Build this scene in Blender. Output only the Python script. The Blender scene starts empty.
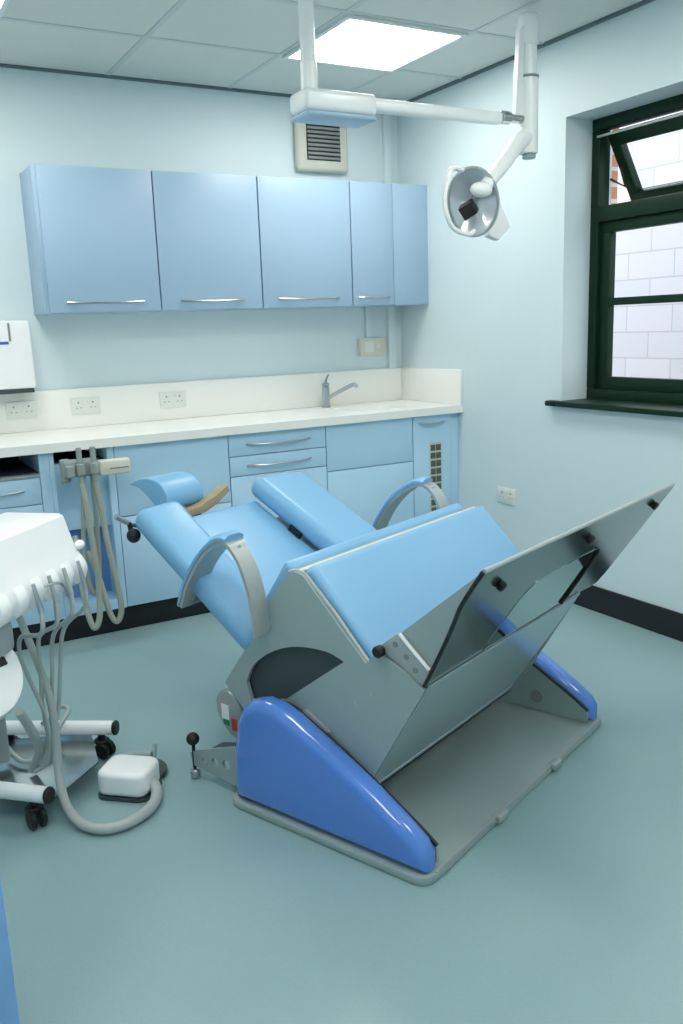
import bpy, bmesh, math
from mathutils import Vector, Matrix
PI = math.pi
sc = bpy.context.scene
C = sc.collection

# ------------------------------------------------------------------ materials
def s2l(c):
    return tuple((x/12.92 if x <= .04045 else ((x+.055)/1.055)**2.4) for x in (v/255 for v in c))
def mat(name, rgb, rough=.5, metal=0., spec=.5, coat=0., noise=0., nscale=40., bump=0., bscale=200., lin=None):
    m = bpy.data.materials.new(name); m.use_nodes = True
    nt = m.node_tree; b = nt.nodes['Principled BSDF']
    col = lin if lin else s2l(rgb)
    b.inputs['Base Color'].default_value = (*col, 1)
    b.inputs['Roughness'].default_value = rough
    b.inputs['Metallic'].default_value = metal
    b.inputs['Specular IOR Level'].default_value = spec
    b.inputs['Coat Weight'].default_value = coat
    b.inputs['Coat Roughness'].default_value = .08
    tc = nt.nodes.new('ShaderNodeTexCoord')
    if noise:
        n = nt.nodes.new('ShaderNodeTexNoise'); n.inputs['Scale'].default_value = nscale; n.inputs['Detail'].default_value = 4
        nt.links.new(tc.outputs['Object'], n.inputs['Vector'])
        r = nt.nodes.new('ShaderNodeMix'); r.data_type = 'RGBA'
        r.inputs[6].default_value = (*[x*(1-noise) for x in col], 1)
        r.inputs[7].default_value = (*[min(1, x*(1+noise)) for x in col], 1)
        nt.links.new(n.outputs['Fac'], r.inputs[0]); nt.links.new(r.outputs[2], b.inputs['Base Color'])
    if bump:
        n = nt.nodes.new('ShaderNodeTexNoise'); n.inputs['Scale'].default_value = bscale; n.inputs['Detail'].default_value = 3
        nt.links.new(tc.outputs['Object'], n.inputs['Vector'])
        bp = nt.nodes.new('ShaderNodeBump'); bp.inputs['Strength'].default_value = bump; bp.inputs['Distance'].default_value = .002
        nt.links.new(n.outputs['Fac'], bp.inputs['Height']); nt.links.new(bp.outputs['Normal'], b.inputs['Normal'])
    return m
def emit(name, rgb, s):
    m = bpy.data.materials.new(name); m.use_nodes = True
    b = m.node_tree.nodes['Principled BSDF']
    b.inputs['Base Color'].default_value = (.8, .8, .8, 1)
    b.inputs['Emission Color'].default_value = (*rgb, 1); b.inputs['Emission Strength'].default_value = s
    return m
M = {}
M['wall'] = mat('aqua wall paint', (218,234,238), .5, noise=.02, nscale=3, bump=.15, bscale=120)
M['ceil'] = mat('ceiling tile', (222,228,223), .8, noise=.03, nscale=150, bump=.3, bscale=300)
M['grid'] = mat('ceiling grid paint', (205,215,214), .5)
M['ceilshadow'] = mat('shaded edge angle', (96,116,120), .6)  # dark tone stands in for the shadow line along the ceiling edge
M['black'] = mat('black skirting vinyl', (20,22,26), .45)
M['cab'] = mat('blue laminate wall', (163,192,216), .35, noise=.012, nscale=8)
M['cabb'] = mat('blue laminate base', (190,226,250), .35, noise=.012, nscale=8)
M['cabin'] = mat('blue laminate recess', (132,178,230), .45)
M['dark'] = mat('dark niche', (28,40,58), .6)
M['top'] = mat('white solid surface', (248,249,244), .3, noise=.01, nscale=30)
M['chrome'] = mat('brushed chrome', (182,188,192), .28, metal=1)
M['steel'] = mat('stainless steel', (188,194,194), .2, metal=1, noise=.03, nscale=20)
M['grey'] = mat('grey machine paint', (156,174,174), .42, metal=.1, noise=.02, nscale=60)
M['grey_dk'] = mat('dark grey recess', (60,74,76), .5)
M['grey_lt'] = mat('pale grey paint', (170,178,178), .4, metal=.2)
M['armgrey'] = mat('cast grey paint', (176,184,182), .38, metal=.3)
M['mirror'] = mat('polished dark steel', (172,188,188), .04, metal=1)
M['mirror_dk'] = mat('satin dark steel', (112,128,130), .16, metal=.9)
M['kick'] = mat('satin steel', (176,194,198), .3, metal=.4)
M['tray'] = mat('grey tray paint', (156,173,172), .38, metal=.1, noise=.04, nscale=25)
M['uph'] = mat('blue upholstery', (126,181,220), .38, bump=.12, bscale=500, coat=.08)
M['pod'] = mat('glossy blue moulding', (82,134,220), .18, coat=.7)
M['blk'] = mat('black rubber', (16,17,19), .5)
M['white'] = mat('white plastic', (250,252,252), .3, coat=.2)
M['whitelamp'] = mat('white lamp enamel', (242,247,246), .32, coat=.2)
M['trimblue'] = mat('pale blue plastic trim', (176,204,226), .35)
M['hose'] = mat('grey silicone hose', (176,186,184), .4)
M['hosetan'] = mat('beige grey hose', (172,178,166), .45)
M['holder'] = mat('grey holder plastic', (150,162,158), .45)
M['cream'] = mat('cream plastic', (222,220,205), .45)
M['fan'] = mat('beige fan plastic', (205,206,192), .5)
M['slat'] = mat('grey grille slat', (132,138,132), .5)
M['sock'] = mat('white socket plastic', (232,236,230), .35)
M['sockpin'] = mat('socket hole', (150,158,156), .6)
M['green'] = mat('dark green window paint', (16,46,30), .45, spec=.22)
M['greenbrown'] = mat('weathered sash edge', (58,52,30), .5)
M['brown'] = mat('tan lever', (170,150,118), .5)
M['sticker_g'] = mat('green sticker', (30,140,90), .5)
M['sticker_r'] = mat('red sticker', (200,60,60), .5)
M['bluemark'] = mat('blue mark', (80,90,200), .5)
M['outsoil'] = mat('outside paving', (150,150,145), .9)
M['bulb'] = mat('lamp reflector glass', (238,242,246), .2, metal=.55)
M['lightframe'] = mat('light frame', (228,236,236), .4)
M['panel'] = emit('lit diffuser', (1, .96, .90), 13.0)

def floor_mat():
    m = bpy.data.materials.new('blue green vinyl floor'); m.use_nodes = True
    nt = m.node_tree; b = nt.nodes['Principled BSDF']
    tc = nt.nodes.new('ShaderNodeTexCoord')
    a = s2l((137,167,171)); c = s2l((149,179,182)); d = s2l((125,156,160))
    n1 = nt.nodes.new('ShaderNodeTexNoise'); n1.inputs['Scale'].default_value = 2.2; n1.inputs['Detail'].default_value = 5
    n2 = nt.nodes.new('ShaderNodeTexVoronoi'); n2.inputs['Scale'].default_value = 130
    for n in (n1, n2): nt.links.new(tc.outputs['Object'], n.inputs['Vector'])
    mx = nt.nodes.new('ShaderNodeMix'); mx.data_type = 'RGBA'
    mx.inputs[6].default_value = (*a, 1); mx.inputs[7].default_value = (*c, 1)
    nt.links.new(n1.outputs['Fac'], mx.inputs[0])
    mx2 = nt.nodes.new('ShaderNodeMix'); mx2.data_type = 'RGBA'
    mx2.inputs[7].default_value = (*d, 1)
    cr = nt.nodes.new('ShaderNodeMapRange'); cr.inputs['From Min'].default_value = .0; cr.inputs['From Max'].default_value = .35
    cr.inputs['To Min'].default_value = .5; cr.inputs['To Max'].default_value = 0
    nt.links.new(n2.outputs['Distance'], cr.inputs['Value']); nt.links.new(cr.outputs['Result'], mx2.inputs[0])
    nt.links.new(mx.outputs[2], mx2.inputs[6]); nt.links.new(mx2.outputs[2], b.inputs['Base Color'])
    b.inputs['Roughness'].default_value = .33
    bp = nt.nodes.new('ShaderNodeBump'); bp.inputs['Strength'].default_value = .25; bp.inputs['Distance'].default_value = .002
    n3 = nt.nodes.new('ShaderNodeTexNoise'); n3.inputs['Scale'].default_value = 60
    nt.links.new(tc.outputs['Object'], n3.inputs['Vector'])
    nt.links.new(n3.outputs['Fac'], bp.inputs['Height']); nt.links.new(bp.outputs['Normal'], b.inputs['Normal'])
    return m
M['floor'] = floor_mat()
def brick_mat(name, c1, c2, mort, bw, bh, ms, axis):
    m = bpy.data.materials.new(name); m.use_nodes = True
    nt = m.node_tree; b = nt.nodes['Principled BSDF']; b.inputs['Roughness'].default_value = .9
    tc = nt.nodes.new('ShaderNodeTexCoord'); sp = nt.nodes.new('ShaderNodeSeparateXYZ'); cb = nt.nodes.new('ShaderNodeCombineXYZ')
    nt.links.new(tc.outputs['Object'], sp.inputs[0]); nt.links.new(sp.outputs[axis], cb.inputs[0]); nt.links.new(sp.outputs['Z'], cb.inputs[1])
    t = nt.nodes.new('ShaderNodeTexBrick'); t.inputs['Scale'].default_value = 1
    t.inputs['Color1'].default_value = (*s2l(c1), 1); t.inputs['Color2'].default_value = (*s2l(c2), 1); t.inputs['Mortar'].default_value = (*s2l(mort), 1)
    t.inputs['Brick Width'].default_value = bw; t.inputs['Row Height'].default_value = bh; t.inputs['Mortar Size'].default_value = ms
    nt.links.new(cb.outputs[0], t.inputs['Vector']); nt.links.new(t.outputs['Color'], b.inputs['Base Color'])
    return m
M['block'] = brick_mat('pale painted block', (226,232,240), (218,226,236), (200,204,208), .46, .21, .006, 'Y')
M['brick'] = brick_mat('orange brick', (196,140,112), (180,122,96), (206,200,190), .22, .075, .01, 'X')
def glass_mat(name, tint, gl):
    m = bpy.data.materials.new(name); m.use_nodes = True
    nt = m.node_tree; nt.nodes.remove(nt.nodes['Principled BSDF'])
    o = nt.nodes['Material Output']
    t = nt.nodes.new('ShaderNodeBsdfTransparent'); t.inputs[0].default_value = (*tint, 1)
    g = nt.nodes.new('ShaderNodeBsdfGlossy'); g.inputs['Roughness'].default_value = .02
    lw = nt.nodes.new('ShaderNodeLayerWeight'); lw.inputs['Blend'].default_value = .5
    fr = nt.nodes.new('ShaderNodeMath'); fr.operation = 'POWER'; fr.inputs[1].default_value = 4; nt.links.new(lw.outputs['Facing'], fr.inputs[0])
    mx = nt.nodes.new('ShaderNodeMixShader')
    nt.links.new(fr.outputs[0], mx.inputs[0]); nt.links.new(t.outputs[0], mx.inputs[1]); nt.links.new(g.outputs[0], mx.inputs[2])
    nt.links.new(mx.outputs[0], o.inputs['Surface'])
    return m
M['glass'] = glass_mat('window glass', (.95,.97,.98), 1.45)
M['shield'] = glass_mat('lamp shield', (.93,.96,.97), 1.35)

# ------------------------------------------------------------------ mesh helpers
def NB(): return bmesh.new()
def box(bm, x0, x1, y0, y1, z0, z1, bev=0., seg=2, mtx=None):
    b = bmesh.new()
    bmesh.ops.create_cube(b, size=1)
    bmesh.ops.scale(b, vec=(x1-x0, y1-y0, z1-z0), verts=b.verts)
    bmesh.ops.translate(b, vec=((x0+x1)/2, (y0+y1)/2, (z0+z1)/2), verts=b.verts)
    if bev: bmesh.ops.bevel(b, geom=b.edges[:], offset=bev, segments=seg, profile=.5, affect='EDGES', clamp_overlap=True)
    merge(bm, b, mtx); return bm
def merge(bm, b, mtx=None):
    if mtx is not None: bmesh.ops.transform(b, matrix=mtx, verts=b.verts)
    me = bpy.data.meshes.new('tmp'); b.to_mesh(me); b.free(); bm.from_mesh(me); bpy.data.meshes.remove(me)
def loop_area(p):
    return sum(p[i][0]*p[(i+1) % len(p)][1]-p[(i+1) % len(p)][0]*p[i][1] for i in range(len(p)))/2
def prism(bm, poly, fn, a0, a1, bev=0., seg=3, holes=(), mtx=None, which='both'):
    """extrude a 2D polygon: fn(p, q, a) -> 3D point"""
    b = bmesh.new()
    loops = [poly]+list(holes); vs0 = []; eds = []
    for lp in loops:
        vv = [b.verts.new(fn(p, q, a0)) for p, q in lp]
        vs0.append(vv)
        for i in range(len(vv)): eds.append(b.edges.new((vv[i], vv[(i+1) % len(vv)])))
    if holes:
        bmesh.ops.triangle_fill(b, use_beauty=True, use_dissolve=False, edges=eds)
        faces = b.faces[:]
    else:
        faces = [b.faces.new(vs0[0])]
    r = bmesh.ops.extrude_face_region(b, geom=faces)
    nv = [g for g in r['geom'] if isinstance(g, bmesh.types.BMVert)]
    d = Vector(fn(0, 0, a1))-Vector(fn(0, 0, a0))
    bmesh.ops.translate(b, vec=d, verts=nv)
    bmesh.ops.recalc_face_normals(b, faces=b.faces[:])
    if bev and not holes:
        n = len(poly)
        capf = sorted(b.faces, key=lambda f: -len(f.verts))[:2]
        es = set()
        for f in capf:
            for e in f.edges: es.add(e)
        bmesh.ops.bevel(b, geom=list(es), offset=bev, segments=seg, profile=.5, affect='EDGES', clamp_overlap=True)
    merge(bm, b, mtx); return bm
VZ = lambda p, q, a: (a, p, q)       # polygon in (v, z), extruded along u
XY = lambda p, q, a: (p, q, a)
XZ = lambda p, q, a: (p, a, q)
def smooth_pts(pts, n=6, closed=False):
    P = [Vector(p) for p in pts]; out = []
    N = len(P)
    rng = range(N if closed else N-1)
    for i in rng:
        p0 = P[(i-1) % N] if (closed or i > 0) else P[0]
        p1 = P[i]; p2 = P[(i+1) % N]
        p3 = P[(i+2) % N] if (closed or i+2 < N) else P[N-1]
        for k in range(n):
            t = k/n
            out.append(.5*((2*p1)+(-p0+p2)*t+(2*p0-5*p1+4*p2-p3)*t*t+(-p0+3*p1-3*p2+p3)*t**3))
    if not closed: out.append(P[-1])
    return out
def smooth2(poly, n=4, closed=True):
    return [(p.x, p.y) for p in smooth_pts([(a, b, 0) for a, b in poly], n, closed)]
def tube(bm, pts, r, seg=10, smooth=0, cap=True, flat=None):
    P = smooth_pts(pts, smooth) if smooth else [Vector(p) for p in pts]
    n = len(P); rr = r if isinstance(r, (list, tuple)) else [r]*n
    if len(rr) != n: rr = [rr[0]+(rr[-1]-rr[0])*i/(n-1) for i in range(n)]
    t0 = (P[1]-P[0]).normalized()
    up = Vector((0, 0, 1)) if abs(t0.z) < .9 else Vector((1, 0, 0))
    nn = t0.cross(up).normalized(); rings = []
    for i in range(n):
        t = (P[min(i+1, n-1)]-P[max(i-1, 0)]).normalized()
        nn = (nn-t*nn.dot(t)).normalized(); bb = t.cross(nn)
        fy = flat if flat else 1
        rings.append([bm.verts.new(P[i]+rr[i]*(math.cos(2*PI*k/seg)*nn+fy*math.sin(2*PI*k/seg)*bb)) for k in range(seg)])
    for i in range(n-1):
        for k in range(seg):
            bm.faces.new((rings[i][k], rings[i][(k+1) % seg], rings[i+1][(k+1) % seg], rings[i+1][k]))
    if cap:
        bm.faces.new(rings[0][::-1]); bm.faces.new(rings[-1])
    return bm
def lathe(bm, prof, seg=24, mtx=None, cap=True):
    b = bmesh.new(); rings = []
    for r, z in prof:
        rings.append([b.verts.new((r*math.cos(2*PI*k/seg), r*math.sin(2*PI*k/seg), z)) for k in range(seg)])
    for i in range(len(rings)-1):
        for k in range(seg):
            b.faces.new((rings[i][k], rings[i][(k+1) % seg], rings[i+1][(k+1) % seg], rings[i+1][k]))
    if cap:
        b.faces.new(rings[0][::-1]); b.faces.new(rings[-1])
    bmesh.ops.recalc_face_normals(b, faces=b.faces[:])
    merge(bm, b, mtx); return bm
def axis_m(loc, d, roll=(0, 0, 1)):
    z = Vector(d).normalized(); x = Vector(roll).cross(z)
    if x.length < 1e-4: x = Vector((1, 0, 0)).cross(z)
    x.normalize(); y = z.cross(x)
    m = Matrix((x, y, z)).transposed().to_4x4(); m.translation = Vector(loc); return m
def cyl(bm, loc, d, r, h, seg=20, bev=0.):
    b = bev
    prof = [(r-b, 0), (r, b), (r, h-b), (r-b, h)] if b else [(r, 0), (r, h)]
    return lathe(bm, prof, seg, axis_m(loc, d))
def ball(bm, loc, r, s=(1, 1, 1), mtx=None):
    b = bmesh.new(); bmesh.ops.create_uvsphere(b, u_segments=20, v_segments=12, radius=r)
    bmesh.ops.scale(b, vec=s, verts=b.verts); bmesh.ops.translate(b, vec=loc, verts=b.verts); merge(bm, b, mtx); return bm

WM = {}
def link(name, bm, m, parent=None, world=True, angle=38):
    bmesh.ops.recalc_face_normals(bm, faces=bm.faces[:])
    ca = math.cos(math.radians(angle))
    for f in bm.faces: f.smooth = True
    for e in bm.edges:
        if len(e.link_faces) == 2:
            a, b = e.link_faces
            if a.normal.dot(b.normal) < ca: e.smooth = False
        else: e.smooth = False
    me = bpy.data.meshes.new(name)
    if parent is not None and world: bmesh.ops.transform(bm, matrix=WM[parent.name].inverted(), verts=bm.verts)
    bm.to_mesh(me); bm.free()
    me.materials.append(M[m] if isinstance(m, str) else m)
    o = bpy.data.objects.new(name, me); C.objects.link(o)
    if parent is not None:
        o.parent = parent; WM[o.name] = WM[parent.name].copy()
    else: WM[o.name] = Matrix.Identity(4)
    return o
def thing(name, label, cat, loc, rz=0, group=None):
    o = bpy.data.objects.new(name, None); C.objects.link(o)
    o.empty_display_size = .1
    o.location = loc; o.rotation_euler = (0, 0, rz)
    WM[o.name] = Matrix.Translation(loc) @ Matrix.Rotation(rz, 4, 'Z')
    o['label'] = label; o['category'] = cat
    if group: o['group'] = group
    return o
def tag(o, label, cat, group=None):
    o['label'] = label; o['category'] = cat
    if group: o['group'] = group
    return o
def struct(name, bm, m, label=None, parent=None):
    o = link(name, bm, m, parent)
    if parent is None: o['kind'] = 'structure'
    if label: o['label'] = label
    return o
def lab(o, t): o['label'] = t; return o

# ------------------------------------------------------------------ room shell
XL, YF, HC = -3.75, -5.3, 2.636
WT = .3
o = struct('floor', box(NB(), XL-.1, .0, YF-.1, 0, -.1, 0), 'floor', 'blue-green speckled vinyl floor')
o = struct('wall_back', box(NB(), XL-.1, WT, 0, .15, -.1, HC+.15), 'wall', 'pale aqua painted wall behind the cupboards')
struct('wall_left', box(NB(), XL-.1, XL, YF-.1, 0, 0, HC), 'wall', 'pale aqua wall at the left')
struct('wall_front', box(NB(), XL, 0, YF-.1, YF, 0, HC), 'wall', 'pale aqua wall behind the camera')
wy0, wy1, wz0, wz1 = -2.75, -1.39, 1.0, 2.29
bm = NB()
box(bm, 0, WT, YF-.1, wy0, -.1, HC+.15); box(bm, 0, WT, wy1, 0, -.1, HC+.15)
box(bm, 0, WT, wy0, wy1, -.1, wz0); box(bm, 0, WT, wy0, wy1, wz1, HC+.15)
struct('wall_right', bm, 'wall', 'pale aqua wall with a deep window recess')
# ceiling slab + grid
struct('ceiling', box(NB(), XL-.1, 0, YF-.1, 0, HC, HC+.12), 'ceil', 'suspended ceiling of pale square tiles')
gx = [-1.06-.64*k for k in range(-1, 5)]
gy = [-.635-.615*k for k in range(8)]
bm = NB()
for x in gx: box(bm, x-.012, x+.012, YF, 0, HC-.003, HC+.001)
for y in gy: box(bm, XL, 0, y-.012, y+.012, HC-.004, HC+.001)
struct('trim_1', bm, 'grid', 'metal grid lines of the suspended ceiling')
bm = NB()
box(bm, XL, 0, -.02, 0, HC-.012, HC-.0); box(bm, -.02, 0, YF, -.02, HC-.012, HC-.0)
struct('trim_2', bm, 'ceilshadow', 'angle trim where ceiling meets walls, the edge shadow put into its dark colour')
bm = NB()
box(bm, -.012, 0, YF, -.62, 0, .125, .004)
struct('baseboard_right', bm, 'black', 'black vinyl skirting on the right wall')
bm = NB()
box(bm, XL, -.001, -.555, -.535, 0, .116, .002)
struct('baseboard_back', bm, 'black', 'black plinth below the blue base cabinets')
# pipe boxing in the back corner
box_bm = NB(); box(box_bm, -.108, -.062, -.03, 0, 1.13, HC-.012, .003)
struct('trim_3', box_bm, 'wall', 'painted pipe boxing beside the back corner')

# ceiling lights
def ceiling_light(x, y, label):
    t = thing('ceiling_light', label, 'ceiling light', (x, y, HC), 0, 'square ceiling light panels')
    bm = NB(); h = .305; w = .022
    box(bm, x-h, x+h, y-h, y-h+w, HC-.014, HC-.001, .003); box(bm, x-h, x+h, y+h-w, y+h, HC-.014, HC-.001, .003)
    box(bm, x-h, x-h+w, y-h+w, y+h-w, HC-.014, HC-.001, .003); box(bm, x+h-w, x+h, y-h+w, y+h-w, HC-.014, HC-.001, .003)
    link('frame', bm, 'lightframe', t)
    link('diffuser', box(NB(), x-h+w, x+h-w, y-h+w, y+h-w, HC-.009, HC-.001), 'panel', t)
LX, LY = -.74, -.925
ceiling_light(LX, LY, 'square lit ceiling light panel above the wall cupboards')
ceiling_light(LX-.0, LY-1.85, 'square lit ceiling light panel beside the window, nearer the camera')
ceiling_light(LX-1.86, LY, 'square lit ceiling light panel above the left end of the worktop')
ceiling_light(LX, LY-3.2, 'square lit ceiling light panel behind the camera, window side')
ceiling_light(LX-1.86, LY-3.2, 'square lit ceiling light panel behind the camera, left side')
ceiling_light(LX-1.86, LY-1.85, 'square lit ceiling light panel above the camera side, left row')

# ------------------------------------------------------------------ window
fx0, fx1 = .165, .235
w = thing('window_1', 'dark green painted window with open top vent', 'window', (.2, -2.07, wz0)); w['kind'] = 'structure'
del w['category']
bm = NB(); fw = .05
box(bm, fx0, fx1, wy0, wy1, wz1-fw, wz1, .004); box(bm, fx0, fx1, wy0, wy1, wz0, wz0+fw, .004)
box(bm, fx0, fx1, wy1-fw, wy1, wz0+fw, wz1-fw, .004); box(bm, fx0, fx1, wy0, wy0+fw, wz0+fw, wz1-fw, .004)
box(bm, fx0, fx1, wy0+fw, wy1-fw, 1.83, 1.9, .004)
link('window_frame', bm, 'green', w)
bm = NB(); sx0, sx1 = .185, .225
ly0, ly1, lz0, lz1 = wy0+fw, wy1-fw, wz0+fw, 1.83
box(bm, sx0, sx1, ly0, ly1, lz1-.05, lz1, .003); box(bm, sx0, sx1, ly0, ly1, lz0, lz0+.06, .003)
box(bm, sx0, sx1, ly1-.06, ly1, lz0+.06, lz1-.05, .003); box(bm, sx0, sx1, ly0, ly0+.06, lz0+.06, lz1-.05, .003)
box(bm, sx0+.002, sx1-.002, ly0+.06, ly1-.06, 1.445, 1.48, .003)
sash = link('lower_sash', bm, 'green', w)
link('pane', box(NB(), .203, .207, ly0+.061, ly1-.061, lz0+.061, 1.444), 'glass', sash)
link('pane', box(NB(), .203, .207, ly0+.061, ly1-.061, 1.481, lz1-.051), 'glass', sash)
# open vent, hinged along the top
th = math.radians(31); L = .345
hz = 2.225
mv = Matrix.Translation((.215, 0, hz)) @ Matrix.Rotation(-th, 4, 'Y')
vy0, vy1 = wy0+.055, wy1-.06
bm = NB()
for a in ((vy0, vy1, -.06, 0), (vy0, vy1, -L, -L+.05), (vy1-.055, vy1, -L+.05, -.06), (vy0, vy0+.055, -L+.05, -.06)):
    box(bm, -.02, .022, a[0], a[1], a[2], a[3], .003, 2, mv)
vent = link('top_vent', bm, 'green', w)
link('pane', box(NB(), -.002, .002, vy0+.056, vy1-.056, -L+.051, -.061, 0, 2, mv), 'glass', vent)
bm = NB(); box(bm, -.021, -.012, vy0+.05, vy1-.05, -.0005-L+.0, -L+.008, 0, 1, mv)
link('sash_edge', bm, 'greenbrown', vent)
bm = NB(); tube(bm, [(.215, vy1-.015, 2.02), (.30, vy1-.025, 1.99), (.262, vy1-.03, 2.07)], .006, 8)
link('stay_arm', bm, 'greenbrown', w)
bm = NB(); box(bm, .16, .168, wy0+.06, wy1-.035, wz1-.085, wz1-.076)
link('light_slit_strip', bm, 'grey_lt', w)  # pale strip stands in for daylight through the slit above the sash
bm = NB(); box(bm, -.045, fx0, wy0-.07, wy1+.0, wz0-.024, wz0+.002, .006)
box(bm, -.045, -.0005, wy1, wy1+.07, wz0-.024, wz0+.002, .006)
link('window_sill', bm, 'green', w)
# outside
bm = NB(); box(bm, .302, .42, wy1+.075, 2.2, -.1, 3.2)
box(bm, .302, .42, YF, wy0, -.1, 3.2); box(bm, .302, .42, wy0, wy1+.075, -.1, wz0-.03); box(bm, .302, .42, wy0, wy1+.075, wz1+.03, 3.2)
struct('wall_outside_brick', bm, 'brick', 'orange brick outer leaf around the window')
struct('wall_outside', box(NB(), 2.7, 2.9, -5.3, 2.6, -.1, 3.1), 'block', 'pale block wall outside the window')
struct('floor_outside', box(NB(), .42, 6.0, -5.4, 4.0, -.2, -.1), 'outsoil', 'paving outside the window')

# ------------------------------------------------------------------ wall cabinets
def bow_handle(x0, x1, y, z, d=.028, r=.0065):
    bm = NB(); n = 12; pts = []
    for i in range(n+1):
        t = i/n; pts.append((x0+(x1-x0)*t, y-.004-d*math.sin(PI*t)**.6, z-.006*math.sin(PI*t)))
    tube(bm, pts, r, 8, flat=.8); return bm
cb, ct, cd = 1.5, 2.158, .295
edges = [-2.162, -1.608, -1.057, -.511, -.237]
labels = ['leftmost blue wall cupboard, its bare end panel facing the left wall',
          'second blue wall cupboard from the left, above the middle socket',
          'wide blue wall cupboard below the extractor fan',
          'narrow blue wall cupboard at the right end of the row']
hx = [(-2.063, -1.695), (-1.507, -1.162), (-.966, -.603), (-.475, -.275)]
for i in range(4):
    x0, x1 = edges[i]+.0008, edges[i+1]-.0008
    t = thing('wall_cupboard', labels[i], 'cupboard', ((x0+x1)/2, 0, cb), 0, 'blue wall cupboards')
    link('carcass', box(NB(), x0, x1, -cd+.021, -.001, cb, ct, .0015), 'cab', t)
    d = link('door', box(NB(), x0+(.016 if i == 0 else .002), x1-.003, -cd, -cd+.0195, cb+.002, ct-.002, .002), 'cab', t)
    link('handle', bow_handle(hx[i][0], hx[i][1], -cd, 1.548), 'chrome', d)
tag(link('filler_panel', box(NB(), -.2365, -.001, -cd+.002, -.001, cb, ct, .0015), 'cab'), 'plain blue filler panel between the wall cupboards and the window wall', 'panel')

# ------------------------------------------------------------------ base cabinets
FY = -.578; CY = -.557; z0, z1 = .117, .893
def front(x0, x1, za, zb, name, t, m='cabb'):
    return link(name, box(NB(), x0+.0025, x1-.0025, FY, CY-.001, za+.002, zb-.002, .002), m, t)
def carcass(x0, x1, t, m='cabb'):
    return link('carcass', box(NB(), x0+.0008, x1-.0008, CY, -.04, z0, z1-.001, .0015), m, t)
xA, xB, xC, xD, xE, xF, xG = -2.9, -2.275, -1.985, -1.418, -.871, -.322, -.06
# A: slot + drawers
t = thing('base_cabinet', 'blue base cabinet at far left with open slot above drawers', 'cabinet', ((xA+xB)/2, -.3, 0), 0, 'blue base cabinets')
bm = NB()
box(bm, xA, xB-.001, CY, -.04, z0, .80, .0015); box(bm, xA, xA+.02, CY, -.04, .80, z1-.001); box(bm, xB-.045, xB-.001, FY, -.04, .80, z1-.001)
box(bm, xA+.02, xB-.045, -.06, -.04, .80, z1-.001); box(bm, xB-.045, xB-.001, FY, CY, z0, .80, .001)
link('carcass', bm, 'cabb', t)
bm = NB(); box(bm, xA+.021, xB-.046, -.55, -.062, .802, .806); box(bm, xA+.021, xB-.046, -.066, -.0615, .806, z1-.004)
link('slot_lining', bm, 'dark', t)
bm = NB(); box(bm, xA+.02, xB-.047, FY-.004, CY-.001, .787, .80, .002); link('slot_edge', bm, 'grey_lt', t)
for za, zb in ((.665, .787), (.40, .665), (.117, .40)):
    d = front(xA, xB-.045, za, zb, 'drawer', t)
    link('handle', bow_handle(-2.75, -2.395, FY, (za+zb)/2+.008 if zb > .7 else zb-.05), 'chrome', d)
# B: bay
t = thing('equipment_bay', 'blue open bay where the suction hoses hang', 'cabinet', ((xB+xC)/2, -.3, 0))
bm = NB()
box(bm, xB, xB+.02, FY, -.04, z0, z1-.001, .001); box(bm, xC-.032, xC-.001, FY, -.04, z0, z1-.001, .001)
box(bm, xB+.02, xC-.032, -.06, -.04, z0, z1-.001)
box(bm, xB+.02, xC-.032, FY+.004, -.06, z0, z0+.05, .001)
link('carcass', bm, 'cabb', t)
bm = NB(); box(bm, xB+.0205, xC-.0325, FY+.035, -.30, .52, .83, .002)
link('upper_panel', bm, 'cabb', t)
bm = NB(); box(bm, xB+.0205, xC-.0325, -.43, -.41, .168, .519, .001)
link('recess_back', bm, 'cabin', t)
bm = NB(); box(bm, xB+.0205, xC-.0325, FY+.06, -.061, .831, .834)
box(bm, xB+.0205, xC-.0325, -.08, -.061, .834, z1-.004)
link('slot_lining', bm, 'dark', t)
# C
t = thing('base_cabinet', 'wide blue base cabinet behind the chair headrest', 'cabinet', ((xC+xD)/2, -.3, 0), 0, 'blue base cabinets')
carcass(xC, xD, t); front(xC, xD, .557, z1, 'upper_front', t); front(xC, xD, z0, .557, 'door', t)
# D
t = thing('base_cabinet', 'blue drawer cabinet with two bow-handled drawers left of the sink', 'cabinet', ((xD+xE)/2, -.3, 0), 0, 'blue base cabinets')
carcass(xD, xE, t)
for za, zb, hz_ in ((.779, z1, .838), (.679, .779, .732)):
    d = front(xD, xE, za, zb, 'drawer', t); link('handle', bow_handle(-1.325, -.965, FY, hz_), 'chrome', d)
front(xD, xE, z0, .679, 'door', t)
# E
t = thing('base_cabinet', 'blue sink cabinet with plain fronts below the tap', 'cabinet', ((xE+xF)/2, -.3, 0), 0, 'blue base cabinets')
bm = NB(); box(bm, xE+.0008, xF-.0008, CY, -.04, z0, .70, .0015); box(bm, xE+.0008, xF-.0008, CY, CY+.02, .70, z1-.001)
box(bm, xE+.0008, xE+.02, CY+.02, -.04, .70, z1-.001); box(bm, xF-.02, xF-.0008, CY+.02, -.04, .70, z1-.001)
link('carcass', bm, 'cabb', t)
front(xE, xF, .645, z1, 'upper_front', t); front(xE, xF, z0, .645, 'door', t)
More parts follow.
